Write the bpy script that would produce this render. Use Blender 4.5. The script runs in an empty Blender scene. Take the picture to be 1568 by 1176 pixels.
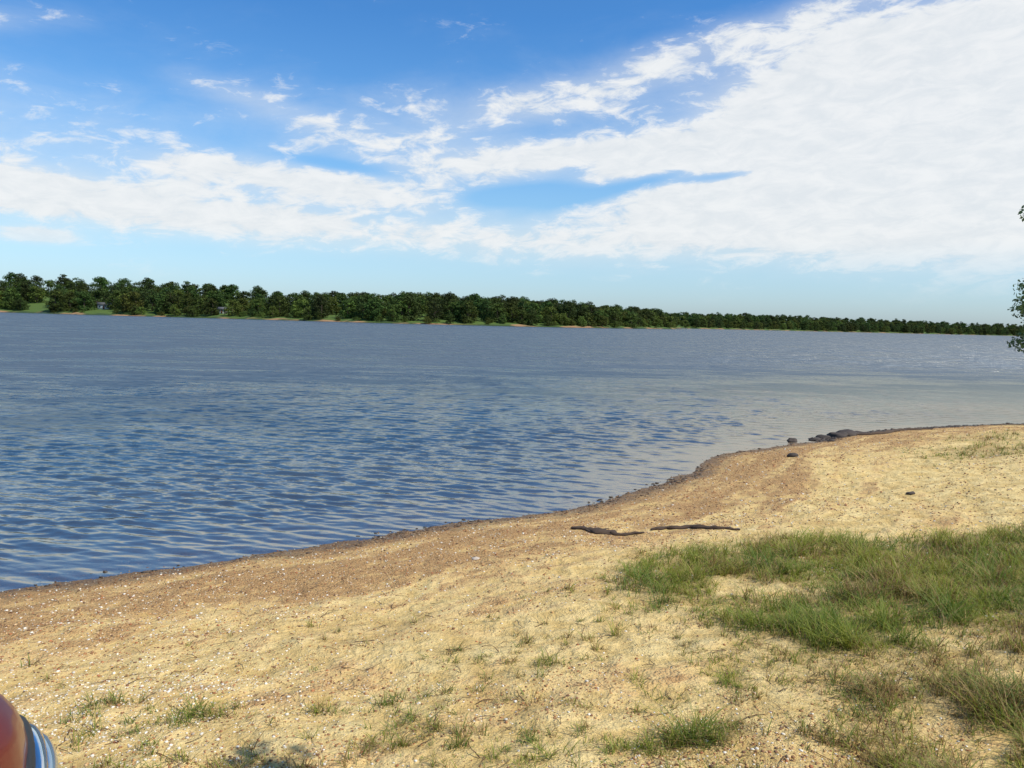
import bpy, math, random
import numpy as np
from mathutils import Vector, Matrix
rng=np.random.default_rng(7); random.seed(7)
scene=bpy.context.scene
EYE=2.4
# ------------------------------------------------------------ utils
T=rng.random((256,256))
def vnoise(x,y,o=0):
    x=np.asarray(x,float)+o*17.31; y=np.asarray(y,float)+o*9.77
    ix=np.floor(x).astype(int); iy=np.floor(y).astype(int)
    fx=x-ix; fy=y-iy; fx=fx*fx*(3-2*fx); fy=fy*fy*(3-2*fy)
    a=T[ix&255,iy&255]; b=T[(ix+1)&255,iy&255]; c=T[ix&255,(iy+1)&255]; d=T[(ix+1)&255,(iy+1)&255]
    return (a*(1-fx)+b*fx)*(1-fy)+(c*(1-fx)+d*fx)*fy
def fbm(x,y,n=4,o=0):
    s=0;a=.5;t=0
    for i in range(n):
        s=s+a*vnoise(x*2**i,y*2**i,o+i); t+=a; a*=.5
    return s/t
def sstep(a,b,x):
    t=np.clip((x-a)/(b-a),0,1); return t*t*(3-2*t)
def make_mesh(name,v,faces,attrs=None,smooth=False,mat=None,link=True):
    me=bpy.data.meshes.new(name)
    v=np.asarray(v,np.float32)
    me.vertices.add(len(v)); me.vertices.foreach_set('co',v.ravel())
    idx=np.concatenate([f.ravel() for f in faces]).astype(np.int32)
    starts=[];o=0
    for f in faces:
        starts.append(o+np.arange(len(f))*f.shape[1]); o+=f.size
    starts=np.concatenate(starts).astype(np.int32)
    me.loops.add(len(idx)); me.loops.foreach_set('vertex_index',idx)
    me.polygons.add(len(starts)); me.polygons.foreach_set('loop_start',starts)
    me.update(calc_edges=True)
    if smooth: me.polygons.foreach_set('use_smooth',np.ones(len(starts),bool))
    for k,a in (attrs or {}).items():
        a=np.asarray(a,np.float32)
        if a.ndim==1:
            at=me.attributes.new(k,'FLOAT','POINT'); at.data.foreach_set('value',a)
        else:
            if a.shape[1]==3: a=np.c_[a,np.ones(len(a))].astype(np.float32)
            at=me.attributes.new(k,'FLOAT_COLOR','POINT'); at.data.foreach_set('color',a.ravel())
    if mat: me.materials.append(mat)
    ob=bpy.data.objects.new(name,me)
    if link: scene.collection.objects.link(ob)
    return ob
class NT:
    def __init__(s,tree): s.t=tree; s.n=tree.nodes; s.l=tree.links
    def node(s,ty,**kw):
        n=s.n.new(ty)
        for k,v in kw.items(): setattr(n,k,v)
        return n
    def inp(s,n,i,v):
        if v is None: return
        if isinstance(v,bpy.types.NodeSocket): s.l.new(v,n.inputs[i])
        else: n.inputs[i].default_value=v
    def math(s,op,a,b=None,c=None,clamp=False):
        n=s.node('ShaderNodeMath',operation=op); n.use_clamp=clamp
        s.inp(n,0,a); s.inp(n,1,b); s.inp(n,2,c); return n.outputs[0]
    def noise(s,vec,scale,detail=4,rough=.55,dist=0):
        n=s.node('ShaderNodeTexNoise'); s.inp(n,'Vector',vec); n.inputs['Scale'].default_value=scale
        n.inputs['Detail'].default_value=detail; n.inputs['Roughness'].default_value=rough; n.inputs['Distortion'].default_value=dist
        return n.outputs['Fac']
    def mix(s,f,a,b,bt='MIX'):
        n=s.node('ShaderNodeMix',data_type='RGBA',blend_type=bt)
        s.inp(n,0,f); s.inp(n,6,a); s.inp(n,7,b); return n.outputs[2]
    def ss(s,v,a,b):
        n=s.node('ShaderNodeMapRange',interpolation_type='SMOOTHSTEP'); s.inp(n,0,v)
        n.inputs[1].default_value=a;n.inputs[2].default_value=b;n.inputs[3].default_value=0;n.inputs[4].default_value=1
        return n.outputs[0]
    def attr(s,name,col=False):
        n=s.node('ShaderNodeAttribute',attribute_name=name); return n.outputs['Color' if col else 'Fac']
    def bump(s,h,strength,dist,normal=None):
        n=s.node('ShaderNodeBump'); s.inp(n,'Height',h); n.inputs['Strength'].default_value=strength; n.inputs['Distance'].default_value=dist
        if normal is not None: s.l.new(normal,n.inputs['Normal'])
        return n.outputs[0]
def newmat(name):
    m=bpy.data.materials.new(name); m.use_nodes=True; t=NT(m.node_tree)
    return m,t,m.node_tree.nodes['Principled BSDF']
def C(r,g,b): return (r,g,b,1)
def simple(name,col,rough=.6,metal=0,coat=0,var=.15,scale=8):
    m,t,p=newmat(name)
    tc=t.node('ShaderNodeTexCoord').outputs['Object']
    n=t.noise(tc,scale,4)
    c=t.mix(n,C(*[x*(1-var) for x in col]),C(*[min(1,x*(1+var)) for x in col]))
    t.l.new(c,p.inputs['Base Color']); p.inputs['Roughness'].default_value=rough; p.inputs['Metallic'].default_value=metal
    p.inputs['Coat Weight'].default_value=coat
    return m
# ------------------------------------------------------------ shoreline
near=np.array([(-6000,-900),(-1500,-260),(-300,-70),(-90,-26),(-40,-12),(-20,-3),(-12,1.6),(-8,4.1),(-6,5.35),(-4.31,6.44),(-3.05,7.27),(-1.9,7.97),(-.68,9.0),(.77,9.85),(1.89,11.04),(2.97,12.49),
 (3.96,14.4),(5.91,16.05),(8.65,18.3),(13.8,20.9),(21,23.5),(35,27),(70,36),(200,70),(900,200),(2600,500),(6500,900)],float)
far=np.array([(6500,2900),(3000,2300),(1700,1850),(990,1500),(600,1180),(333,950),(230,860),(165,800),(140,730),(135,640),(118,585),(101,560),(60,480),(23,430),(-63,400),(-120,425),(-185,450),(-260,470),(-343,516),(-480,545),(-700,580),(-1500,700),(-6000,1200)],float)
def catmull(P,n):
    Q=np.vstack([2*P[0]-P[1],P,2*P[-1]-P[-2]]); out=[]
    for i in range(1,len(Q)-2):
        p0,p1,p2,p3=Q[i-1:i+3]
        k=n if np.hypot(*(p2-p1))<400 else 1
        for j in range(k):
            t=j/k
            out.append(.5*((2*p1)+(-p0+p2)*t+(2*p0-5*p1+4*p2-p3)*t*t+(-p0+3*p1-3*p2+p3)*t**3))
    out.append(P[-1]); return np.array(out)
nearS=catmull(near,5); farS=catmull(far,3)
def pdist(P,x,y):
    best=np.full(x.shape,1e18)
    for i in range(len(P)-1):
        a=P[i]; d=P[i+1]-a; L=d@d
        t=np.clip(((x-a[0])*d[0]+(y-a[1])*d[1])/L,0,1)
        q=(x-a[0]-t*d[0])**2+(y-a[1]-t*d[1])**2
        best=np.minimum(best,q)
    return np.sqrt(best)
lake=np.vstack([nearS,farS])
def inside(x,y):
    r=np.zeros(x.shape,bool); n=len(lake)
    for i in range(n):
        x1,y1=lake[i]; x2,y2=lake[(i+1)%n]
        if y1==y2: continue
        c=((y1>y)!=(y2>y))&(x<(x2-x1)*(y-y1)/(y2-y1)+x1); r^=c
    return r
def field(x,y):
    dn=pdist(nearS,x,y); df=pdist(farS,x,y); ins=inside(x,y)
    isfar=df<dn
    d=np.where(ins,-np.minimum(dn,df),np.minimum(dn,df))
    w=np.where(isfar,6.0,.42)
    rag=np.where(isfar,(fbm(x/25,y/25,4,3)-.5)*2, (fbm(x*.8,y*.8,4,5)-.5)+(fbm(x*3.5,y*3.5,3,8)-.5)*.3)
    return d+w*rag*np.where(isfar,1,1/(1+np.abs(d)*.25)),isfar
def hillcap(x): return np.interp(x,[-700,-343,-260,-185,-60,40,140,400,1000,2000],[18,16,13,10,5.5,3,4.5,9.5,16,22])
def hslope(x): return np.interp(x,[-400,-300,-150],[.15,.13,.075])
def gheight(x,y):
    d,isfar=field(x,y)
    zn=np.where(d>0,np.where(d<9,.11*d,.99+.03*np.minimum(d-9,200)),np.maximum(-3,.09*d))
    zn=zn+np.where(d>0,sstep(0,2.5,d),0.25)*((fbm(x*.7,y*.7,3,2)-.5)*.10+(fbm(x*4,y*4,4,4)-.5)*.06)
    zf=np.where(d>0,1.1*sstep(0,5,d)+np.minimum(hslope(x)*d,hillcap(x))+(fbm(x/60,y/60,3,6)-.5)*2*sstep(0,40,d),np.maximum(-3,.13*d))
    return np.where(isfar,zf,zn),d,isfar
poly=np.array([(.85,5.9),(1.3,6.7),(2.2,7.25),(2.9,7.55),(3.6,7.2),(4.5,7.3),(7,7.7),(8,4.5),(3.5,4.5),(2.7,4.35),(2.02,4.1),(1.55,4.2),(1.15,4.95)])
def polymask(x,y,P,soft):
    ins=np.zeros(x.shape,bool); n=len(P)
    for i in range(n):
        x1,y1=P[i]; x2,y2=P[(i+1)%n]
        if y1==y2: continue
        ins^=((y1>y)!=(y2>y))&(x<(x2-x1)*(y-y1)/(y2-y1)+x1)
    d=pdist(np.vstack([P,P[:1]]),x,y); d=np.where(ins,d,-d)
    return sstep(-soft,soft,d)
def blob(x,y,cx,cy,rx,ry): return np.exp(-(((x-cx)/rx)**2+((y-cy)/ry)**2))
def grass_density(x,y):
    n=fbm(x*2.2,y*2.2,4,11)
    a=polymask(x,y,poly,.5)*sstep(.22,.56,n+.06+.34*blob(x,y,4.2,5.7,1.4,.8)+.16*blob(x,y,2.7,6.6,.9,.4)+.15*blob(x,y,1.8,4.8,.4,.35))
    a=a*(1-.97*blob(x,y,1.98,5.6,.36,.24))*(1-.5*blob(x,y,2.3,5.0,.5,.15))
    b=0
    for cx,cy,rx,ry,w in [(2.6,3.4,.9,.55,1.0),(1.95,3.6,.45,.42,.85),(1.95,2.85,.85,.5,1.0),(1.55,3.1,.32,.35,.75),(.85,3.22,.17,.08,1.0),(1.0,3.3,.12,.1,.8),(.93,2.95,.15,.1,.5),(1.18,3.85,.10,.35,.6),(1.3,4.4,.25,.2,.5),(.70,4.62,.08,.05,.8),
                          (-1.5,3.7,.16,.09,.6),(-1.75,3.55,.1,.06,.5),(-.9,3.75,.12,.05,.5),(2.7,4.15,.6,.25,.7),(.55,3.15,.12,.06,.8),(-.35,2.85,.15,.06,.5),(.1,2.9,.1,.05,.5),(-2.1,3.9,.1,.05,.4),(.62,5.6,.35,.15,.35),
                          (.25,4.2,.08,.05,.6),(.05,3.75,.08,.04,.5),(-.35,4.3,.06,.04,.5),(.35,3.6,.1,.05,.5),(-1.1,3.2,.12,.05,.6),(-.6,3.3,.08,.04,.5),(-1.6,3.05,.12,.06,.6)]:
        b=np.maximum(b,w*blob(x,y,cx,cy,rx,ry))
    b=b*sstep(.26,.50,n+.05)
    c=.6*polymask(x,y,np.array([(6.8,12.2),(7.5,14.2),(9.5,16),(14,18.8),(20,18),(20,9),(10,11)]),1.0)*sstep(.40,.58,fbm(x*.9,y*1.3,3,15))
    return np.clip(np.maximum(np.maximum(a,b),c),0,1)
# ------------------------------------------------------------ ground
def polar(angs,rads):
    A,R=np.meshgrid(angs,rads)
    x=(R*np.sin(A)).ravel(); y=(R*np.cos(A)).ravel()
    na=len(angs); nr=len(rads)
    i=np.arange(nr-1)[:,None]*na; j=np.arange(na)[None,:]; j2=(j+1)%na
    f=np.stack([i+j,i+j2,i+na+j2,i+na+j],-1).reshape(-1,4)
    return x,y,f[:,::-1]
ang=np.concatenate([np.linspace(-.85,.85,620,endpoint=False),np.linspace(.85,2*math.pi-.85,150,endpoint=False)])
rad=np.concatenate([[.02],np.linspace(.4,2.2,12,endpoint=False),2.2*np.exp(np.linspace(0,math.log(30/2.2),380,endpoint=False)),30*np.exp(np.linspace(0,math.log(8000/30),170))])
gx,gy,gf=polar(ang,rad)
gz,gd,gfar=gheight(gx,gy)
gg=np.where(gfar|(np.hypot(gx,gy)>30),0,grass_density(gx,gy))
m,t,p=newmat('sandy_shore_soil')
geo=t.node('ShaderNodeNewGeometry').outputs['Position']
d=t.attr('shore'); g=t.attr('grassy'); fr=t.attr('farland')
sep=t.node('ShaderNodeSeparateXYZ'); t.l.new(geo,sep.inputs[0])
n1=t.noise(geo,1.3,4,.6,.5); n2=t.noise(geo,5,5,.65); n3=t.noise(geo,55,4,.75); n4=t.noise(geo,230,2,.7)
comb=t.node('ShaderNodeCombineXYZ'); t.l.new(t.math('MULTIPLY',d,1.7),comb.inputs[0]); t.l.new(t.math('MULTIPLY',sep.outputs[0],.6),comb.inputs[1])
band=t.noise(comb.outputs[0],1.0,5,.65,1.0)
sand=t.mix(t.ss(n2,.3,.7),C(.68,.455,.155),C(.90,.68,.30))
sand=t.mix(t.math('MULTIPLY',t.ss(n3,.55,.68),.42),sand,C(.42,.23,.07))
sand=t.mix(t.math('MULTIPLY',t.ss(n4,.58,.68),.30),sand,C(.94,.82,.52))
sand=t.mix(t.math('MULTIPLY',t.ss(n1,.54,.68),.40),sand,C(.52,.31,.10))
grav=t.mix(t.ss(n3,.34,.60),C(.19,.085,.030),C(.60,.34,.125))
grav=t.mix(t.ss(n4,.54,.66),grav,C(.76,.55,.29))
gm=t.math('ADD',t.math('MULTIPLY',t.math('SUBTRACT',1.0,t.ss(d,.8,3.6)),.70),t.math('MULTIPLY',t.math('SUBTRACT',band,.5),2.6))
gm=t.math('ADD',gm,t.math('MULTIPLY',t.math('SUBTRACT',n2,.5),1.8))
gm=t.math('ADD',gm,t.math('MULTIPLY',t.math('SUBTRACT',n3,.5),.9))
gm=t.ss(gm,.05,.78)
col=t.mix(gm,sand,grav)
wet=t.math('SUBTRACT',1.0,t.ss(t.math('ADD',d,t.math('MULTIPLY',t.math('SUBTRACT',n2,.5),1.2)),.0,.60))
col=t.mix(t.math('MULTIPLY',wet,.82),col,t.mix(t.ss(n3,.4,.6),C(.065,.040,.024),C(.17,.10,.05)))
ww=t.math('SUBTRACT',1.0,t.ss(d,-.9,-.05))
col=t.mix(ww,col,C(.22,.145,.075))
col=t.mix(t.math('MULTIPLY',g,.7),col,t.mix(n3,C(.13,.10,.035),C(.40,.29,.11)))
nf=t.noise(geo,.05,4); nf2=t.noise(geo,.4,4)
bank=t.mix(nf2,C(.30,.15,.065),C(.40,.26,.14))
bank=t.mix(t.ss(nf,.42,.54),bank,C(.05,.08,.022))
gr=t.mix(nf2,C(.06,.105,.02),C(.10,.155,.03))
fl=t.mix(t.ss(d,2,4),bank,gr)
col=t.mix(fr,col,fl)
t.l.new(col,p.inputs['Base Color'])
rg=t.math('SUBTRACT',.95,t.math('MULTIPLY',wet,.45)); t.l.new(rg,p.inputs['Roughness'])
p.inputs['Specular IOR Level'].default_value=.25
vor=t.node('ShaderNodeTexVoronoi'); t.l.new(geo,vor.inputs['Vector']); vor.inputs['Scale'].default_value=60
hh=t.math('ADD',t.math('MULTIPLY',n2,.11),t.math('ADD',t.math('MULTIPLY',n3,.017),t.math('MULTIPLY',n4,.004)))
hh=t.math('SUBTRACT',hh,t.math('MULTIPLY',t.math('MULTIPLY',vor.outputs['Distance'],t.math('ADD',gm,.08)),.014))
t.l.new(t.bump(hh,1.0,1.0),p.inputs['Normal'])
ground=make_mesh('ground',np.c_[gx,gy,gz],[gf],{'shore':np.clip(gd,-50,50),'grassy':gg,'farland':gfar.astype(float)},True,m)
# ------------------------------------------------------------ water
wang=np.concatenate([np.linspace(-.8,.8,900,endpoint=False),np.linspace(.8,2*math.pi-.8,100,endpoint=False)])
wr=[4.0]
def dr(r): return np.maximum(.027,.027*(r/9)**1.2)
while wr[-1]<7500:
    r=wr[-1]; wr.append(r+float(dr(r)) if r<90 else r*1.06)
wr=np.array(wr)
wx,wy,wf=polar(wang,wr)
wd,wfar=field(wx,wy)
wz=np.zeros_like(wx); R=np.hypot(wx,wy)
gust=.45+1.1*fbm(wx*.25,wy*.4,3,20)
main=math.atan2(.25,1)
wobs=[.9*(fbm(wx*.6,wy*.6,2,30+i)-.5)*2 for i in range(5)]
for i in range(72):
    L=.10*(5.2**rng.random()); th=main+rng.normal(0,.30)
    k=2*math.pi/L; amp=.0045*L*(.5+rng.random())
    ph=k*(wx*math.sin(th)+wy*math.cos(th))+rng.random()*6.28+wobs[i%5]*2.2
    fade=1-sstep(.16*L,.45*L,dr(R))
    s=np.sin(ph); wz+=amp*fade*(s+.3*np.cos(2*ph))
wz*=gust*(.35+.65*sstep(0,1,np.clip(-wd/2.5,0,1)))*np.where(wd>0,.1,1)
m,t,p=newmat('lake_water')
t.n.remove(p); out=[n for n in t.n if n.type=='OUTPUT_MATERIAL'][0]
geo=t.node('ShaderNodeNewGeometry').outputs['Position']
mp=t.node('ShaderNodeMapping'); t.l.new(geo,mp.inputs[0]); mp.inputs['Rotation'].default_value=(0,0,.24); mp.inputs['Scale'].default_value=(.45,1,1)
a1=t.noise(mp.outputs[0],5.0,3,.65,.3); a3=t.noise(mp.outputs[0],.9,4,.7,.3)
grp=t.noise(mp.outputs[0],.22,6,.78,.2)
sh=t.attr('offshore')
dp=t.ss(sh,.1,4.0)
h=t.math('ADD',t.math('MULTIPLY',a1,.022),t.math('MULTIPLY',a3,t.math('MULTIPLY',t.ss(sh,5,35),.72)))
h=t.math('MULTIPLY',h,t.math('ADD',.2,t.math('MULTIPLY',dp,.8)))
nb=t.bump(h,1.0,1.0)
gl=t.node('ShaderNodeBsdfGlossy'); far01=t.ss(sh,2,30)
g2=t.ss(grp,.42,.58)
t.l.new(t.math('ADD',.10,t.math('MULTIPLY',far01,t.math('ADD',.12,t.math('MULTIPLY',g2,.26)))),gl.inputs['Roughness']); t.l.new(nb,gl.inputs['Normal'])
t.l.new(t.mix(t.math('MULTIPLY',g2,t.ss(sh,1,14)),C(.80,.76,.68),C(.50,.53,.53)),gl.inputs['Color'])
df=t.node('ShaderNodeBsdfDiffuse'); t.l.new(nb,df.inputs['Normal'])
body=t.mix(t.ss(sh,.5,7),C(.10,.08,.045),C(.034,.052,.055)); t.l.new(body,df.inputs['Color'])
tr=t.node('ShaderNodeBsdfTransparent'); tr.inputs['Color'].default_value=(.80,.72,.55,1)
mb=t.node('ShaderNodeMixShader'); t.l.new(t.ss(sh,.0,3.8),mb.inputs[0]); t.l.new(tr.outputs[0],mb.inputs[1]); t.l.new(df.outputs[0],mb.inputs[2])
fz=t.node('ShaderNodeFresnel'); fz.inputs['IOR'].default_value=1.33; t.l.new(nb,fz.inputs['Normal'])
mm=t.node('ShaderNodeMixShader'); t.l.new(t.math('MINIMUM',fz.outputs[0],.62),mm.inputs[0]); t.l.new(mb.outputs[0],mm.inputs[1]); t.l.new(gl.outputs[0],mm.inputs[2])
t.l.new(mm.outputs[0],out.inputs['Surface'])
keep=(wd[wf].min(axis=1)<1.0)
water=make_mesh('lake_water',np.c_[wx,wy,wz],[wf[keep]],{'offshore':np.clip(-wd,-1,60)},True,m)
# ------------------------------------------------------------ pebbles
import bmesh
def ico(sub=1):
    bm=bmesh.new(); bmesh.ops.create_icosphere(bm,subdivisions=sub,radius=1)
    v=np.array([q.co[:] for q in bm.verts]); f=np.array([[q.index for q in ff.verts] for ff in bm.faces]); bm.free(); return v,f
iv,iff=ico(1)
def scatter_front(n,rmin,rmax,power=1.0,amax=.72):
    a=rng.uniform(-amax,amax,n); u=rng.random(n)
    r=rmin*(rmax/rmin)**(u**power); return r*np.sin(a),r*np.cos(a)
px,py=scatter_front(160000,2.3,24)
pz,pd,_=gheight(px,py)
bn=fbm(pd*1.6,px*.3,4,40); bn2=fbm(px*1.3,py*1.3,4,44)
dens=np.where(pd<.02,0.35,1)*((1-sstep(.5,3.6,pd))*.75+.5*(1-sstep(.1,.6,pd))+sstep(.52,.66,bn)*.38+sstep(.54,.68,bn2)*.45+.05)
dens+=1.0*blob(px,py,-2.1,3.9,1.1,.7)+.6*blob(px,py,3.6,9.0,2.5,.8)+.5*blob(px,py,-2.8,5.2,1.2,.5)
kp=(rng.random(len(px))<dens)&(pd>-.8)
px,py,pz,pd=px[kp],py[kp],pz[kp],pd[kp]
N=len(px); dist=np.hypot(px,py)
sz=np.minimum(rng.lognormal(0,.45,N),2.5)*.0042*(1+.10*np.clip(dist-4,0,9))
sc=np.c_[sz,sz*rng.uniform(.6,1,N),sz*rng.uniform(.35,.7,N)]
th=rng.uniform(0,6.28,N); c,s=np.cos(th),np.sin(th)
V=iv[None]*(1+rng.normal(0,.13,(N,12,1)))*sc[:,None,:]
X=V[:,:,0]*c[:,None]-V[:,:,1]*s[:,None]; Y=V[:,:,0]*s[:,None]+V[:,:,1]*c[:,None]
V=np.stack([X+px[:,None],Y+py[:,None],V[:,:,2]+(pz+sc[:,2]*.35)[:,None]],-1).reshape(-1,3)
F=(iff[None]+12*np.arange(N)[:,None,None]).reshape(-1,3)
pal=np.array([(.46,.26,.10),(.34,.16,.06),(.60,.40,.2),(.22,.10,.045),(.76,.69,.56),(.52,.42,.30),(.40,.15,.055),(.13,.07,.035)])
pr=np.array([.25,.21,.17,.13,.07,.05,.08,.04])
shell=np.clip(.45*blob(px,py,-2.2,3.8,1.1,.6)+.09*(dist<9),0,1)
ci=rng.choice(8,N,p=pr); ci=np.where(rng.random(N)<shell,4,ci)
pc=pal[ci]*rng.uniform(.75,1.2,(N,1)); pc*=np.where(pd<.3,.5,1)[:,None]
m,t,p=newmat('pebble_stone'); t.l.new(t.attr('col',True),p.inputs['Base Color']); p.inputs['Roughness'].default_value=.75
make_mesh('gravel',V,[F],{'col':np.repeat(np.clip(pc,0,.9),12,axis=0)},False,m)
# ------------------------------------------------------------ grass
def blades(bx,by,bz,az,hgt,lean,wid,col):
    n=len(bx); ts=np.array([0,.35,.7,1.0]); ws=np.array([1,.9,.6,0])
    dx,dy=np.sin(az),np.cos(az); sx,sy=np.cos(az+rng.normal(0,.6,n)),-np.sin(az)
    vs=[];cs=[]
    for tt,w in zip(ts,ws):
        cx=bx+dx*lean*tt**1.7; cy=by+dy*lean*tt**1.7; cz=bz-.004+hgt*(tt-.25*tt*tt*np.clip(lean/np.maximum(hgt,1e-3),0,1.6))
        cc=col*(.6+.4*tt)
        if w>0:
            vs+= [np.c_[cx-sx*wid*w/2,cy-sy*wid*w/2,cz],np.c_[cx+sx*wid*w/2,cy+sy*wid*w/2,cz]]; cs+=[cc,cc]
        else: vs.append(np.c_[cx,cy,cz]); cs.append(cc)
    V=np.stack(vs,1).reshape(-1,3); Cc=np.stack(cs,1).reshape(-1,3)
    o=7*np.arange(n)[:,None]
    q=np.vstack([o+np.array([0,1,3,2]),o+np.array([2,3,5,4])]); tr=o+np.array([4,5,6])
    return V,[q,tr],Cc
m,t,p=newmat('grass_blade'); ca=t.attr('col',True)
t.l.new(ca,p.inputs['Base Color']); p.inputs['Roughness'].default_value=.6
out=[n for n in t.n if n.type=='OUTPUT_MATERIAL'][0]
tl=t.node('ShaderNodeBsdfTranslucent'); t.l.new(ca,tl.inputs['Color'])
ms=t.node('ShaderNodeMixShader'); ms.inputs[0].default_value=.4; t.l.new(p.outputs[0],ms.inputs[1]); t.l.new(tl.outputs[0],ms.inputs[2]); t.l.new(ms.outputs[0],out.inputs['Surface'])
grassmat=m
def gcol(n,x,y,strawp):
    gA=np.array([.13,.225,.02]); gB=np.array([.40,.41,.05]); st=np.array([.55,.38,.13]); br=np.array([.26,.14,.05])
    k=np.clip(rng.random((n,1))*.7+1.6*(fbm(x*3,y*3,3,64)-.38)[:,None],0,1); c=gA*(1-k)+gB*k
    r=rng.random(n); c=np.where((r<strawp)[:,None],st*rng.uniform(.6,1.1,(n,1)),c); c=np.where((r<strawp*.3)[:,None],br,c)
    return c
cx,cy=scatter_front(110000,2.2,22,1.0,.75)
dn=grass_density(cx,cy)
kk=rng.random(len(cx))<dn*.9; cx,cy,dn=cx[kk],cy[kk],dn[kk]
sx,sy=scatter_front(5200,2.3,7.0,.9,.65)
dens=(.05+.5*sstep(.50,.66,fbm(sx*1.5,sy*1.5,3,50)))*(1-sstep(4.4,6.0,sy+.35*np.maximum(0,-sx)))*(1-sstep(-3.0,-3.8,sx))
k2=rng.random(len(sx))<dens*.48
TX=np.concatenate([cx,sx[k2]]); TY=np.concatenate([cy,sy[k2]]); TD=np.concatenate([dn,np.full(k2.sum(),.2)])
clump=fbm(cx*6,cy*6,3,80)
tall=np.concatenate([.5+1.5*sstep(.35,.7,clump)+.45*blob(cx,cy,4.2,5.8,1.2,.8),rng.uniform(.7,2.0,k2.sum())])
nbl=np.concatenate([rng.integers(3,9,len(cx)),rng.integers(8,24,k2.sum())])
rep=np.repeat(np.arange(len(TX)),nbl); n=len(rep)
far_=np.hypot(TX,TY)[rep]; D=TD[rep]; 
spread=np.where(rep>=len(cx),.018,.014)
bx=TX[rep]+rng.normal(0,1,n)*spread; by=TY[rep]+rng.normal(0,1,n)*spread; bz,_,_=gheight(bx,by)
az=rng.uniform(0,6.28,n)
H=rng.uniform(.02,.062,n)*(.55+1.5*D)*tall[rep]; lean=H*rng.uniform(.3,1.6,n)
wid=rng.uniform(.0022,.0045,n)*(1+.12*np.clip(far_-3,0,9))
strawp=np.clip(.50-.38*D+1.6*(fbm(bx*2.2,by*2.2,3,60)-.46),.06,.78)
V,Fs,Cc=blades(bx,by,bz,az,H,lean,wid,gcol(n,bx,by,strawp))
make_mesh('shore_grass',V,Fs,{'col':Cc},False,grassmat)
print('blades',n,'pebbles',N)
n=800; lx,ly=scatter_front(n,2.4,11,.9,.66); lz,ld,_=gheight(lx,ly); ok=ld>.3; lx,ly,lz=lx[ok],ly[ok],lz[ok]; n=len(lx)
vs=[];fs=[]
for i in range(n):
    a=random.uniform(0,6.28); L=random.uniform(.03,.17); r=random.uniform(.0012,.0032)
    pts=[]; q=np.array([lx[i],ly[i]])
    for j in range(4):
        z=float(lz[i])+.004+random.uniform(0,.012)*(j%3>0); pts.append((q[0],q[1],z)); a+=random.uniform(-.5,.5); q=q+np.array([math.cos(a),math.sin(a)])*L/3
    b=len(vs)
    for j,pt in enumerate(pts):
        rr=r*(1-.2*j)
        for k in range(3):
            an=k*2.094; vs.append((pt[0]-math.sin(a)*rr*math.cos(an),pt[1]+math.cos(a)*rr*math.cos(an),pt[2]+rr*math.sin(an)))
    for j in range(3):
        for k in range(3): fs.append((b+3*j+k,b+3*j+(k+1)%3,b+3*j+3+(k+1)%3,b+3*j+3+k))
make_mesh('twig_litter',vs,[np.array(fs)],None,False,simple('dry_twig',(.13,.07,.035),.9))
# ------------------------------------------------------------ driftwood, rocks
def gz1(x,y): return float(gheight(np.array([x],float),np.array([y],float))[0][0])
dwm,t,p=newmat('weathered_wood'); tc=t.node('ShaderNodeTexCoord').outputs['Object']
mp=t.node('ShaderNodeMapping'); t.l.new(tc,mp.inputs[0]); mp.inputs['Scale'].default_value=(3,40,40)
nn=t.noise(mp.outputs[0],1,6,.7); t.l.new(t.mix(nn,C(.02,.012,.008),C(.13,.08,.045)),p.inputs['Base Color']); p.inputs['Roughness'].default_value=.9
t.l.new(t.bump(nn,.8,.01),p.inputs['Normal'])
def stick(name,p0,p1,r,seed,branches=2):
    rs=np.random.default_rng(seed); allv=[];allf=[]
    def tube(P,rads):
        b=len(allv); k=9
        for i,(q,rr) in enumerate(zip(P,rads)):
            tn=P[min(i+1,len(P)-1)]-P[max(i-1,0)]; tn=tn/np.linalg.norm(tn); sd=np.cross(tn,[0,0,1]); sd/=np.linalg.norm(sd)+1e-9; up=np.cross(sd,tn)
            for j in range(k):
                a=j*2*math.pi/k; w=rr*(1+rs.normal(0,.16)); allv.append(q+sd*w*1.3*math.cos(a)+up*w*.8*math.sin(a))
        for i in range(len(P)-1):
            for j in range(k): allf.append((b+i*k+j,b+i*k+(j+1)%k,b+(i+1)*k+(j+1)%k,b+(i+1)*k+j))
    p0=np.array(p0,float);p1=np.array(p1,float); nseg=18; P=[];Rr=[]
    side=np.array([-(p1-p0)[1],(p1-p0)[0]])
    for i in range(nseg+1):
        tt=i/nseg; q=p0+(p1-p0)*tt+side*(.06*math.sin(tt*7+seed)+.02*rs.normal()); z=gz1(*q)+r*.3+rs.normal()*.004
        P.append(np.array([q[0],q[1],z])); Rr.append(r*(.25+.75*math.sin(math.pi*min(1,.10+tt*.88)))*(1+.25*rs.normal()))
    tube(P,np.maximum(np.array(Rr),.007))
    for b in range(branches):
        i=rs.integers(3,nseg-2); a=rs.uniform(-1,1); d=(p1-p0)/np.linalg.norm(p1-p0); d=np.array([d[0]*math.cos(a)-d[1]*math.sin(a),d[0]*math.sin(a)+d[1]*math.cos(a),.1])
        tube([P[i]+d*.04*j for j in range(5)],[r*.45*(1-.18*j) for j in range(5)])
    return make_mesh(name,np.array(allv),[np.array(allf)],None,True,dwm)
stick('driftwood_branch',(.68,8.35),(1.40,7.95),.036,1,3)
stick('driftwood_branch',(1.58,8.35),(2.45,8.05),.036,5,2)
stick('driftwood_branch',(7.6,17.3),(10.2,18.75),.05,9,3)
rockm=simple('dark_rock',(.055,.04,.03),.8,var=.6,scale=14)
iv3,if3=ico(3)
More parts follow.
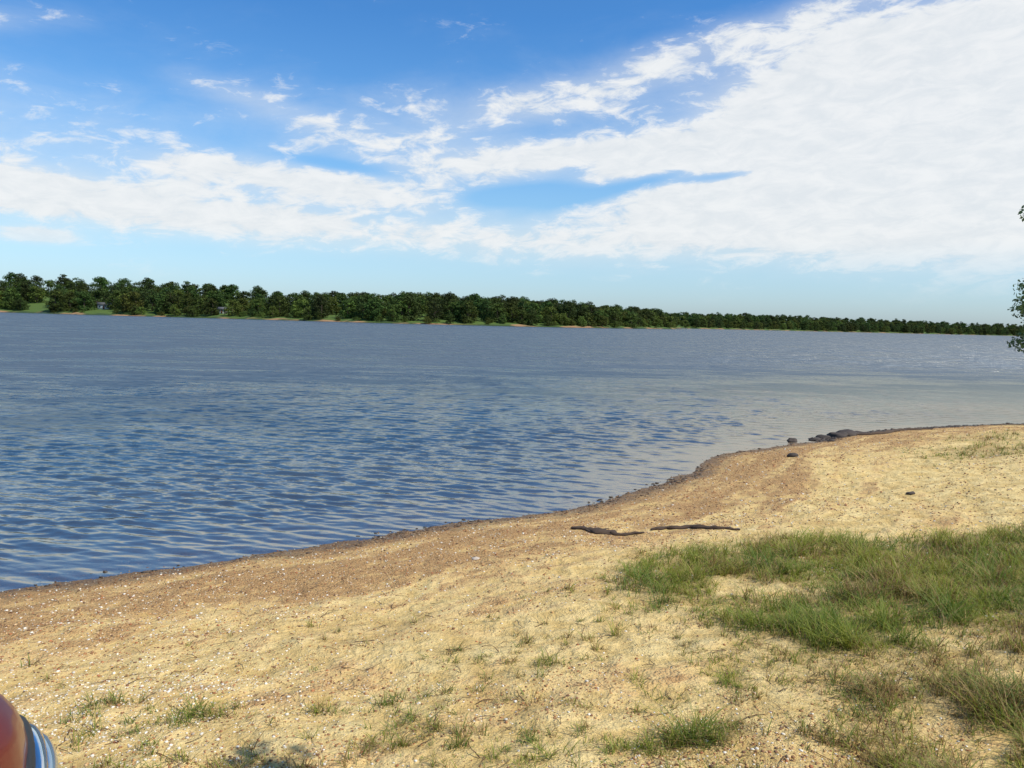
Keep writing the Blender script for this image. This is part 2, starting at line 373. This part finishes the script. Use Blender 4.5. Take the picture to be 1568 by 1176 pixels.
def rock(x,y,r,seed,flat=.55):
    rs=np.random.default_rng(seed); v=iv3.copy(); 
    for k in range(5):
        w=rs.normal(size=3)*1.8*(1+k*.5); v=v*(1+.13/(1+k*.4)*np.sin(iv3@w+rs.random()*6))[:,None]
    v=v*np.array([r*rs.uniform(1.1,1.6),r,r*flat]); z=max(gz1(x,y),-.03)
    ob=make_mesh('shore_rock',v,[if3],None,True,rockm); ob.location=(x,y,z+r*flat*.3); ob.rotation_euler=(0,0,rs.uniform(-.5,.5))
for i,(x,y,r) in enumerate([(6.05,16.5,.11),(6.65,16.75,.10),(6.95,17.1,.11),(7.35,17.3,.16),(7.65,17.5,.18),(8.0,17.75,.10),(6.85,16.4,.06),(4.95,13.4,.09),(8.6,17.9,.06),(5.05,9.6,.04)]):
    rock(x,y,r,i+3)
_r=rockm; rockm=simple('pale_stone',(.5,.42,.33),.8); rock(-.3,7.1,.03,77); rockm=_r
n=6000; sx_=rng.uniform(-6,14,n); 
yy=np.interp(sx_,nearS[:,0],nearS[:,1]); ex=sx_; ey=yy+rng.normal(-.10,.16,n)
ez,ed,_=gheight(ex,ey); ok=(ed>-.15)&(ed<.3)&(rng.random(n)<.04+.9*(ex>6.6)*(ex<12)+.2*sstep(.52,.65,fbm(ex*.8,ey*0,2,70))); ex,ey,ez=ex[ok],ey[ok],np.maximum(ez[ok],0); n=len(ex)
V=iv[None]*(1+rng.normal(0,.25,(n,12,1)))*(np.minimum(rng.lognormal(0,.5,n),2)*.008*(1+.07*np.clip(ex,0,20)))[:,None,None]*np.array([1.8,1,.5]); V=V+np.stack([ex,ey,ez+.004],-1)[:,None,:]
make_mesh('waterline_debris',V.reshape(-1,3),[(iff[None]+12*np.arange(n)[:,None,None]).reshape(-1,3)],None,False,simple('wet_debris',(.06,.04,.025),.6,var=.5))
# ------------------------------------------------------------ trees
def leafmat(name):
    m,t,p=newmat(name); ca=t.attr('col',True)
    oi=t.node('ShaderNodeObjectInfo').outputs['Random']
    f=t.math('ADD',.55,t.math('MULTIPLY',oi,.75))
    hs=t.node('ShaderNodeHueSaturation'); t.l.new(ca,hs.inputs['Color']); t.l.new(f,hs.inputs['Value']); t.l.new(t.math('ADD',.465,t.math('MULTIPLY',oi,.05)),hs.inputs['Hue'])
    c=hs.outputs[0]
    t.l.new(c,p.inputs['Base Color']); p.inputs['Roughness'].default_value=.75; p.inputs['Specular IOR Level'].default_value=.15
    out=[n for n in t.n if n.type=='OUTPUT_MATERIAL'][0]
    tl=t.node('ShaderNodeBsdfTranslucent'); t.l.new(c,tl.inputs['Color'])
    ms=t.node('ShaderNodeMixShader'); ms.inputs[0].default_value=.25; t.l.new(p.outputs[0],ms.inputs[1]); t.l.new(tl.outputs[0],ms.inputs[2]); t.l.new(ms.outputs[0],out.inputs['Surface'])
    return m
barkm=simple('bark',(.10,.075,.05),.95,var=.4,scale=5)
def leaves(centers,rads,per,size,rs,flat=.75,base=(.055,.10,.025)):
    n=len(centers)*per; ci=np.repeat(np.arange(len(centers)),per)
    dr=rs.normal(size=(n,3)); dr/=np.linalg.norm(dr,axis=1)[:,None]
    rr=rs.random(n)**.33
    pos=centers[ci]+dr*(rr*rads[ci])[:,None]*np.array([1,1,flat])
    nr=dr+rs.normal(0,.45,(n,3))+np.array([0,0,.35]); nr/=np.linalg.norm(nr,axis=1)[:,None]
    a=np.cross(nr,rs.normal(size=(n,3))); a/=np.linalg.norm(a,axis=1)[:,None]; b=np.cross(nr,a)
    s=size*rs.uniform(.5,1.2,n)[:,None]
    V=np.stack([pos-a*s*.5,pos-b*s*.3,pos+a*s*.5,pos+b*s*.3],1).reshape(-1,3)
    F=4*np.arange(n)[:,None]+np.arange(4)
    cl=rs.uniform(.65,1.35,len(centers))[ci]; v=rs.uniform(.75,1.25,n); yl=rs.random(n)[:,None]*.5
    col=(np.array(base)*(1-yl)+np.array(base)*np.array([1.7,1.25,.9])*yl)*(cl*v)[:,None]
    return V,F,np.repeat(col,4,axis=0)
def limbs(segs,k=7):
    vs=[];fs=[]
    for P,Rr in segs:
        b=len(vs)
        for i,(q,rr) in enumerate(zip(P,Rr)):
            q=np.array(q,float); tn=np.array(P[min(i+1,len(P)-1)],float)-np.array(P[max(i-1,0)],float); tn/=np.linalg.norm(tn)
            sd=np.cross(tn,[.3,.9,.1]); sd/=np.linalg.norm(sd); up=np.cross(sd,tn)
            for j in range(k):
                a=j*2*math.pi/k; vs.append(q+(sd*math.cos(a)+up*math.sin(a))*rr)
        for i in range(len(P)-1):
            for j in range(k): fs.append((b+i*k+j,b+i*k+(j+1)%k,b+(i+1)*k+(j+1)%k,b+(i+1)*k+j))
    return np.array(vs),np.array(fs)
def tree_mesh(name,H,W,seed,ncl,per,lsize,crown0,lm,base=(.055,.10,.025),extra=(),cr=(.24,.42)):
    rs=np.random.default_rng(seed); cen=[];rad_=[]
    while len(cen)<ncl:
        u=rs.random(); z=crown0+(H-crown0)*u*.93
        w=W*math.sqrt(max(.08,1-(1.45*(u-.38))**2))*(1 if u<.8 else .8)
        a=rs.random()*6.28; r=w*rs.random()**.45*.85
        cen.append((r*math.cos(a),r*math.sin(a),z)); rad_.append(W*rs.uniform(*cr))
    for (x,y,z,r) in extra: cen.append((x,y,z)); rad_.append(r)
    cen=np.array(cen);rad_=np.array(rad_)
    V,F,Cc=leaves(cen,rad_,per,lsize,rs,base=base)
    segs=[([(0,0,-.5),(0,0,crown0),(rs.normal()*.1*W,rs.normal()*.1*W,H*.55),(rs.normal()*.1*W,0,H*.88)],[H*.026,H*.019,H*.012,H*.003])]
    tg=[cen[rs.integers(ncl)] for i in range(7)]+[np.array(e[:3]) for e in extra]
    for c in tg:
        z0=min(crown0+(H*.5)*rs.random(),c[2]); segs.append(([(0,0,z0),tuple(.5*np.array([0,0,z0])+.5*c+np.array([0,0,.02*H])),tuple(c)],[H*.009,H*.005,H*.0015]))
    bv,bf=limbs(segs)
    nV=len(V)
    me=make_mesh(name,np.vstack([V,bv]),[np.vstack([F,bf+nV])],{'col':np.vstack([Cc,np.zeros((len(bv),3))])},False,lm,link=False)
    me.data.materials.append(barkm); mi=np.zeros(len(F)+len(bf),np.int32); mi[len(F):]=1; me.data.polygons.foreach_set('material_index',mi)
    return me
fl=leafmat('distant_foliage')
protos=[tree_mesh('deciduous_tree_mesh',11.5,5.0,11,46,34,1.0,.8,fl,base=(.052,.088,.019)),tree_mesh('deciduous_tree_mesh',12.5,5.6,12,52,34,1.05,1.0,fl,base=(.041,.077,.018)),
        tree_mesh('deciduous_tree_mesh',10.5,5.4,13,46,34,1.0,.6,fl,base=(.074,.112,.022)),tree_mesh('deciduous_tree_mesh',13,4.6,14,44,34,.95,.8,fl,base=(.040,.073,.020)),
        tree_mesh('shrub_mesh',4.5,3.2,15,26,34,.6,.2,fl,base=(.068,.105,.022))]
forest=bpy.data.objects.new('distant_treeline',None); scene.collection.objects.link(forest)
houses=[(-262,497),(-178,474)]
def sample(n,x0,x1):
    L=np.hypot(*(farS[1:]-farS[:-1]).T)
    m_=(farS[:-1,0]>x0-100)&(farS[:-1,0]<x1); L=np.where(m_,np.minimum(L,2000),0); cum=np.concatenate([[0],np.cumsum(L)])
    s=(np.arange(n)+rng.random(n))/n*cum[-1]; k=np.clip(np.searchsorted(cum,s,side='right')-1,0,len(L)-1); u=(s-cum[k])/np.maximum(L[k],1e-6)
    P=farS[k]+(farS[k+1]-farS[k])*u[:,None]; dd=farS[k+1]-farS[k]; nr=np.c_[dd[:,1],-dd[:,0]]/np.hypot(*dd.T)[:,None]
    return P,nr
cnt=0
def plant(n,dmin,dmax,x0,x1,sizes,pi):
    global cnt
    P,nr=sample(n,x0,x1); off=rng.uniform(dmin,dmax,n)
    X=P[:,0]+nr[:,0]*off; Y=P[:,1]+nr[:,1]*off
    z,d,isf=gheight(X,Y)
    for i in range(n):
        if not isf[i] or d[i]<dmin*.6: continue
        x,y=X[i],Y[i]
        if any(abs(x*h[1]/y-h[0])<6.0 and y<h[1]+7 for h in houses): continue
        if abs(x/y+.612)<.018 and d[i]<24: continue
        me=protos[random.choice(pi)].data; ob=bpy.data.objects.new('tree_crown',me); s=random.uniform(*sizes)
        if x<-150 and dmin>7: s*=1+.16*min(1,(-150-x)/120)
        ob.location=(x,y,z[i]-.3); ob.scale=(s*random.uniform(.95,1.3),s*random.uniform(.95,1.3),s*random.choice([.88,.92,.97,1,1.04])); ob.rotation_euler=(0,0,random.uniform(0,6.28)); ob.parent=forest
        scene.collection.objects.link(ob); cnt+=1
# hedge-like front growth, then canopy rows behind one another
plant(330,2,8,-650,160,(.4,.75),[0,1,2,4,4,4])
for d0,d1,nn_ in ((8,16,165),(16,28,165),(28,45,150),(45,65,150),(65,90,150),(90,130,160)):
    plant(nn_,d0,d1,-650,170,(.9,1.10),[0,1,2,3] if d0<40 else [0,1,3])
plant(330,2,16,150,1800,(.6,1.05),[0,1,2,3,4])
for d0,d1,nn_ in ((16,40,260),(40,90,260),(90,150,210),(150,220,210)):
    plant(nn_,d0,d1,150,1800,(.95,1.18),[0,1,2,3])
print('trees',cnt)
rl=leafmat('bank_tree_foliage')
ob=tree_mesh('bank_tree',7.6,2.3,31,80,200,.11,1.8,rl,base=(.08,.13,.06),cr=(.18,.3),
   extra=[(-3.0,.1,3.0,.55),(-3.2,-.1,3.5,.42),(-3.25,-.1,3.1,.35),(-2.7,0,2.5,.5),(-2.6,.2,3.5,.6),(-3.15,.1,2.1,.36),(-3.26,0,5.45,.32),(-2.7,0,5.6,.45),(-2.2,.1,4.6,.6),(-2.2,.1,5.4,.6)])
scene.collection.objects.link(ob); ob.location=(16.5,20.2,gz1(16.6,20.2)-.1)
# unseen tree added behind the viewer so its outer twigs shadow the sand
bz0=gz1(3.6,-3.2)
ob=tree_mesh('added_shadow_tree',6.6,1.6,41,40,50,.10,2.6,rl,base=(.07,.11,.04),cr=(.25,.4),
   extra=[(-1.72,5.0,4.7-bz0,.18),(-1.60,4.88,4.75-bz0,.12),(-1.25,4.7,4.7-bz0,.12),(-1.2,3.6,4.5-bz0,.5)])
scene.collection.objects.link(ob); ob.location=(3.6,-3.2,bz0)
# ------------------------------------------------------------ houses
wallm=simple('pale_siding',(.60,.60,.57),.7,var=.05); roofm=simple('roof_shingle',(.10,.10,.10),.9); glassm=simple('window_glass',(.03,.04,.05),.1); doorm=simple('door_paint',(.2,.06,.04),.6)
def boxmesh(c,s):
    v=np.array([(x,y,z) for z in(-.5,.5) for y in(-.5,.5) for x in(-.5,.5)])*np.array(s)+np.array(c)
    f=np.array([(0,2,3,1),(4,5,7,6),(0,1,5,4),(2,6,7,3),(0,4,6,2),(1,3,7,5)]); return v,f
def house(x,y,w,dp,h,rz):
    e=bpy.data.objects.new('lake_house',None); scene.collection.objects.link(e); e.location=(x,y,gz1(x,y)+.1); e.rotation_euler=(0,0,rz)
    def add(nm,v,f,mt): o=make_mesh(nm,v,f,None,False,mt); o.parent=e
    v,f=boxmesh((0,0,h/2-.5),(w,dp,h+1)); add('walls',v,[f],wallm)
    rh=h+dp*.35; ov=.5
    v=np.array([(-w/2-ov,-dp/2-ov,h-.1),(w/2+ov,-dp/2-ov,h-.1),(w/2+ov,dp/2+ov,h-.1),(-w/2-ov,dp/2+ov,h-.1),(-w/2-ov,0,rh),(w/2+ov,0,rh)])
    add('roof',v,[np.array([(0,1,5,4),(2,3,4,5),(3,2,1,0)]),np.array([(0,4,3),(1,2,5)])],roofm)
    for i,wx_ in enumerate((-w*.33,w*.3)):
        v,f=boxmesh((wx_,-dp/2-.02,h*.55),(w*.14,.1,h*.38)); add('window_%d'%(i+1),v,[f],glassm)
    v,f=boxmesh((0,-dp/2-.02,1.05),(1,.1,2.1)); add('door',v,[f],doorm)
house(-262,497,7,5,2.4,.3); house(-178,474,5,4,2.5,.2)
# ------------------------------------------------------------ car
car=bpy.data.objects.new('parked_car',None); scene.collection.objects.link(car)
red,t,p=newmat('red_car_paint'); tc=t.node('ShaderNodeTexCoord').outputs['Object']
t.l.new(t.mix(t.noise(tc,300,2),C(.11,.005,.006),C(.17,.009,.010)),p.inputs['Base Color']); p.inputs['Roughness'].default_value=.35; p.inputs['Metallic'].default_value=.2; p.inputs['Coat Weight'].default_value=.5; p.inputs['Coat Roughness'].default_value=.05
chrome=simple('chrome',(.7,.72,.75),.08,1,var=.04); black=simple('black_plastic',(.02,.02,.02),.5); tire=simple('tire_rubber',(.02,.02,.02),.85); cglass=simple('car_glass',(.02,.025,.03),.04,0,1); lens=simple('headlamp_lens',(.25,.35,.45),.05,.6,1)
def loft(name,st,k,ex,mt,parent):
    vs=[];fs=[]
    for (s,hw,zb,zt) in st:
        for j in range(k):
            a=2*math.pi*j/k; c_,s_=math.cos(a),math.sin(a)
            vs.append((hw*math.copysign(abs(c_)**(2/ex),c_),-s,(zb+zt)/2+(zt-zb)/2*math.copysign(abs(s_)**(2/ex),s_)))
    n=len(st)
    for i in range(n-1):
        for j in range(k): fs.append((i*k+j,i*k+(j+1)%k,(i+1)*k+(j+1)%k,(i+1)*k+j))
    o=make_mesh(name,vs,[np.array(fs),np.array([list(range(k))[::-1]]),np.array([list(range((n-1)*k,n*k))])],None,True,mt); o.parent=parent
    return o
def interp_st(st,n):
    st=np.array(st,float)
    s=np.concatenate([np.linspace(0,.5,14),np.linspace(.55,st[-1,0],n)])
    return [(q,)+tuple(np.interp(q,st[:,0],st[:,i]) for i in (1,2,3)) for q in s]
body=[(0,.50,.40,.62),(.03,.60,.34,.68),(.08,.70,.28,.735),(.16,.78,.24,.79),(.28,.84,.21,.84),(.5,.875,.2,.89),(.8,.89,.2,.93),(1.25,.90,.2,.97),(1.8,.90,.2,.98),(3.5,.90,.2,.99),(4.1,.87,.24,.96),(4.35,.8,.3,.9),(4.45,.62,.4,.75)]
loft('body',interp_st(body,30),48,4.2,red,car)
loft('greenhouse',[(1.2,.66,.86,.94),(1.5,.70,.86,1.12),(1.95,.69,.86,1.38),(2.4,.67,.86,1.45),(3.2,.67,.86,1.45),(3.7,.68,.86,1.3),(4.1,.66,.86,.99)],40,4,cglass,car)
loft('roof_panel',[(1.98,.56,1.37,1.40),(2.1,.60,1.38,1.435),(2.4,.62,1.40,1.47),(3.2,.62,1.40,1.47),(3.55,.58,1.33,1.39)],40,3,red,car)
def ellip(nm,c,s,mt,rot=(0,0,0)):
    o=make_mesh(nm,iv3*np.array(s),[if3],None,True,mt); o.parent=car; o.location=c; o.rotation_euler=rot; return o
for sd in (-1,1):
    n_='right' if sd>0 else 'left'
    ellip('headlight_seal_'+n_,(sd*.738,-.128,.552),(.160,.032,.078),black,(0,0,-sd*.95))
    ellip('headlight_bezel_'+n_,(sd*.752,-.118,.54),(.150,.036,.066),chrome,(0,0,-sd*.95))
    ellip('headlight_'+n_,(sd*.762,-.111,.54),(.120,.036,.048),lens,(0,0,-sd*.95))
    ellip('door_mirror_'+n_,(sd*.99,-1.55,1.0),(.11,.06,.075),red)
    for yw in (-.85,-3.55):
        bm=bmesh.new(); bmesh.ops.create_cone(bm,cap_ends=True,segments=40,radius1=.32,radius2=.32,depth=.21); bmesh.ops.bevel(bm,geom=[e for e in bm.edges if len(e.link_faces)==2 and max(len(f.verts) for f in e.link_faces)>4],offset=.03,segments=3,affect='EDGES')
        me=bpy.data.meshes.new('wheel'); bm.to_mesh(me); bm.free(); me.materials.append(tire); o=bpy.data.objects.new('tire',me); scene.collection.objects.link(o); o.parent=car; o.location=(sd*.81,yw,.32); o.rotation_euler=(0,math.pi/2,0)
        ellip('wheel_rim',(sd*.9,yw,.32),(.04,.21,.21),chrome)
loft('grille',[(-.012,.36,.44,.56),(.03,.42,.42,.58)],32,5,black,car)
loft('rear_plate_panel',[(4.44,.25,.45,.6),(4.47,.25,.45,.6)],16,6,wallm,car)
car.location=(-1.93,1.84,gz1(-1.9,0)+.02); car.scale=(1.12,1.12,1.12)
# ------------------------------------------------------------ light
S=Vector((.72,-.35,1.05)).normalized(); el=math.asin(S.z); azs=math.atan2(S.x,S.y)
ld=bpy.data.lights.new('sun','SUN'); ld.energy=4.6; ld.angle=math.radians(.53); ld.color=(1,.95,.85); lo=bpy.data.objects.new('sun',ld); scene.collection.objects.link(lo); lo.rotation_euler=S.to_track_quat('Z','Y').to_euler()
w=bpy.data.worlds.new('World'); scene.world=w; w.use_nodes=True; t=NT(w.node_tree); bg=t.n['Background']
sky=t.node('ShaderNodeTexSky',sky_type='NISHITA'); sky.sun_disc=False; sky.sun_elevation=el; sky.sun_rotation=azs; sky.air_density=1.0; sky.dust_density=.6; sky.ozone_density=2.0
tc=t.node('ShaderNodeTexCoord').outputs['Generated']; sp=t.node('ShaderNodeSeparateXYZ'); t.l.new(tc,sp.inputs[0]); X,Y,Z=sp.outputs
AZ=t.math('ARCTAN2',X,Y); EL=t.math('ARCSINE',Z)
blobs=[(.52,.19,.20,.085,0,1.55),(.62,.28,.18,.055,.1,1.35),(.29,.17,.16,.034,.28,.95),(.05,.105,.38,.028,-.03,.60),(.03,.200,.15,.019,.05,.92),(-.24,.160,.17,.018,-.05,.74),(-.52,.124,.24,.024,-.08,.92),
 (-.32,.250,.08,.013,-.2,.32),(.10,.29,.26,.022,.25,.30),(-.64,.285,.12,.012,.15,.30),(-.55,.080,.035,.008,0,1.0),(.20,.222,.10,.016,.3,.55),(.36,.295,.12,.022,.3,.50),(-.1,.25,.38,.04,.1,.32),(.45,.38,.2,.015,.2,.35),
 (.26,.183,.05,.006,.1,-.85),(.00,.158,.06,.010,.1,-.7),(.09,.198,.035,.010,.2,-.6),(.14,.172,.10,.006,.25,-.4),(-.22,.185,.06,.006,-.1,-.4),(-.95,.2,.3,.06,0,.8),(1.1,.25,.4,.12,0,1)]
cov=None
for (a0,e0,sa,se,rt,wt) in blobs:
    da=t.math('SUBTRACT',AZ,a0); de=t.math('SUBTRACT',EL,e0)
    c_,s_=math.cos(rt),math.sin(rt)
    u=t.math('ADD',t.math('MULTIPLY',da,c_/sa),t.math('MULTIPLY',de,s_/sa)); v=t.math('SUBTRACT',t.math('MULTIPLY',de,c_/se),t.math('MULTIPLY',da,s_/se))
    q=t.math('ADD',t.math('MULTIPLY',u,u),t.math('MULTIPLY',v,v)); gss=t.math('MULTIPLY',t.math('POWER',2.718,t.math('MULTIPLY',q,-.7)),wt)
    cov=gss if cov is None else t.math('ADD',cov,gss)
cb=t.node('ShaderNodeCombineXYZ'); t.l.new(t.math('ADD',t.math('MULTIPLY',AZ,3.4),t.math('MULTIPLY',EL,2.0)),cb.inputs[0]); t.l.new(t.math('SUBTRACT',t.math('MULTIPLY',EL,9.5),t.math('MULTIPLY',AZ,1.2)),cb.inputs[1])
c1=t.noise(cb.outputs[0],1.7,6,.60,.35); c2=t.noise(cb.outputs[0],6.0,7,.66,.5)
nn=t.math('ADD',t.math('MULTIPLY',t.math('SUBTRACT',c1,.5),1.7),t.math('MULTIPLY',t.math('SUBTRACT',c2,.5),1.3))
den=t.ss(t.math('ADD',cov,nn),.20,.78)
veil=t.math('MULTIPLY',t.ss(t.math('ADD',cov,t.math('MULTIPLY',t.math('SUBTRACT',c1,.5),.7)),.0,.85),.62)
den=t.math('MAXIMUM',den,veil)
den=t.math('MULTIPLY',den,t.ss(EL,.02,.11))
den=t.math('MULTIPLY',den,.95)
hs=t.node('ShaderNodeHueSaturation'); t.l.new(sky.outputs[0],hs.inputs['Color']); hs.inputs['Saturation'].default_value=1.1; hs.inputs['Value'].default_value=1.08
rp=t.node('ShaderNodeValToRGB'); t.l.new(t.math('MULTIPLY',EL,1.0),rp.inputs[0]); cr=rp.color_ramp
cr.elements[0].position=0; cr.elements[0].color=(.41,.53,.78,1); cr.elements[1].position=1; cr.elements[1].color=(.40,.56,.68,1)
e=cr.elements.new(.10); e.color=(.55,.64,.70,1); e=cr.elements.new(.22); e.color=(.45,.66,.79,1); e=cr.elements.new(.36); e.color=(.30,.57,.78,1)
skc=t.mix(1.0,hs.outputs[0],rp.outputs[0],'MULTIPLY'); skc=t.mix(1.0,skc,C(2,2,2),'MULTIPLY')
cc=t.mix(t.ss(c2,.3,.7),C(7.8,8.2,8.5),C(9.0,9.15,9.2))
t.l.new(t.mix(den,skc,cc),bg.inputs['Color']); bg.inputs['Strength'].default_value=.1
# ------------------------------------------------------------ camera
cd=bpy.data.cameras.new('camera'); cd.sensor_width=36; cd.lens=27.2; cd.clip_start=.05; cd.clip_end=20000
co=bpy.data.objects.new('camera',cd); scene.collection.objects.link(co)
co.matrix_world=Matrix.Translation((0,0,EYE))@Matrix.Rotation(math.radians(90-4.6),4,'X')@Matrix.Rotation(math.radians(1.48),4,'Z')
scene.camera=co
scene.view_settings.view_transform='Standard'; scene.view_settings.look='None'; scene.view_settings.exposure=0
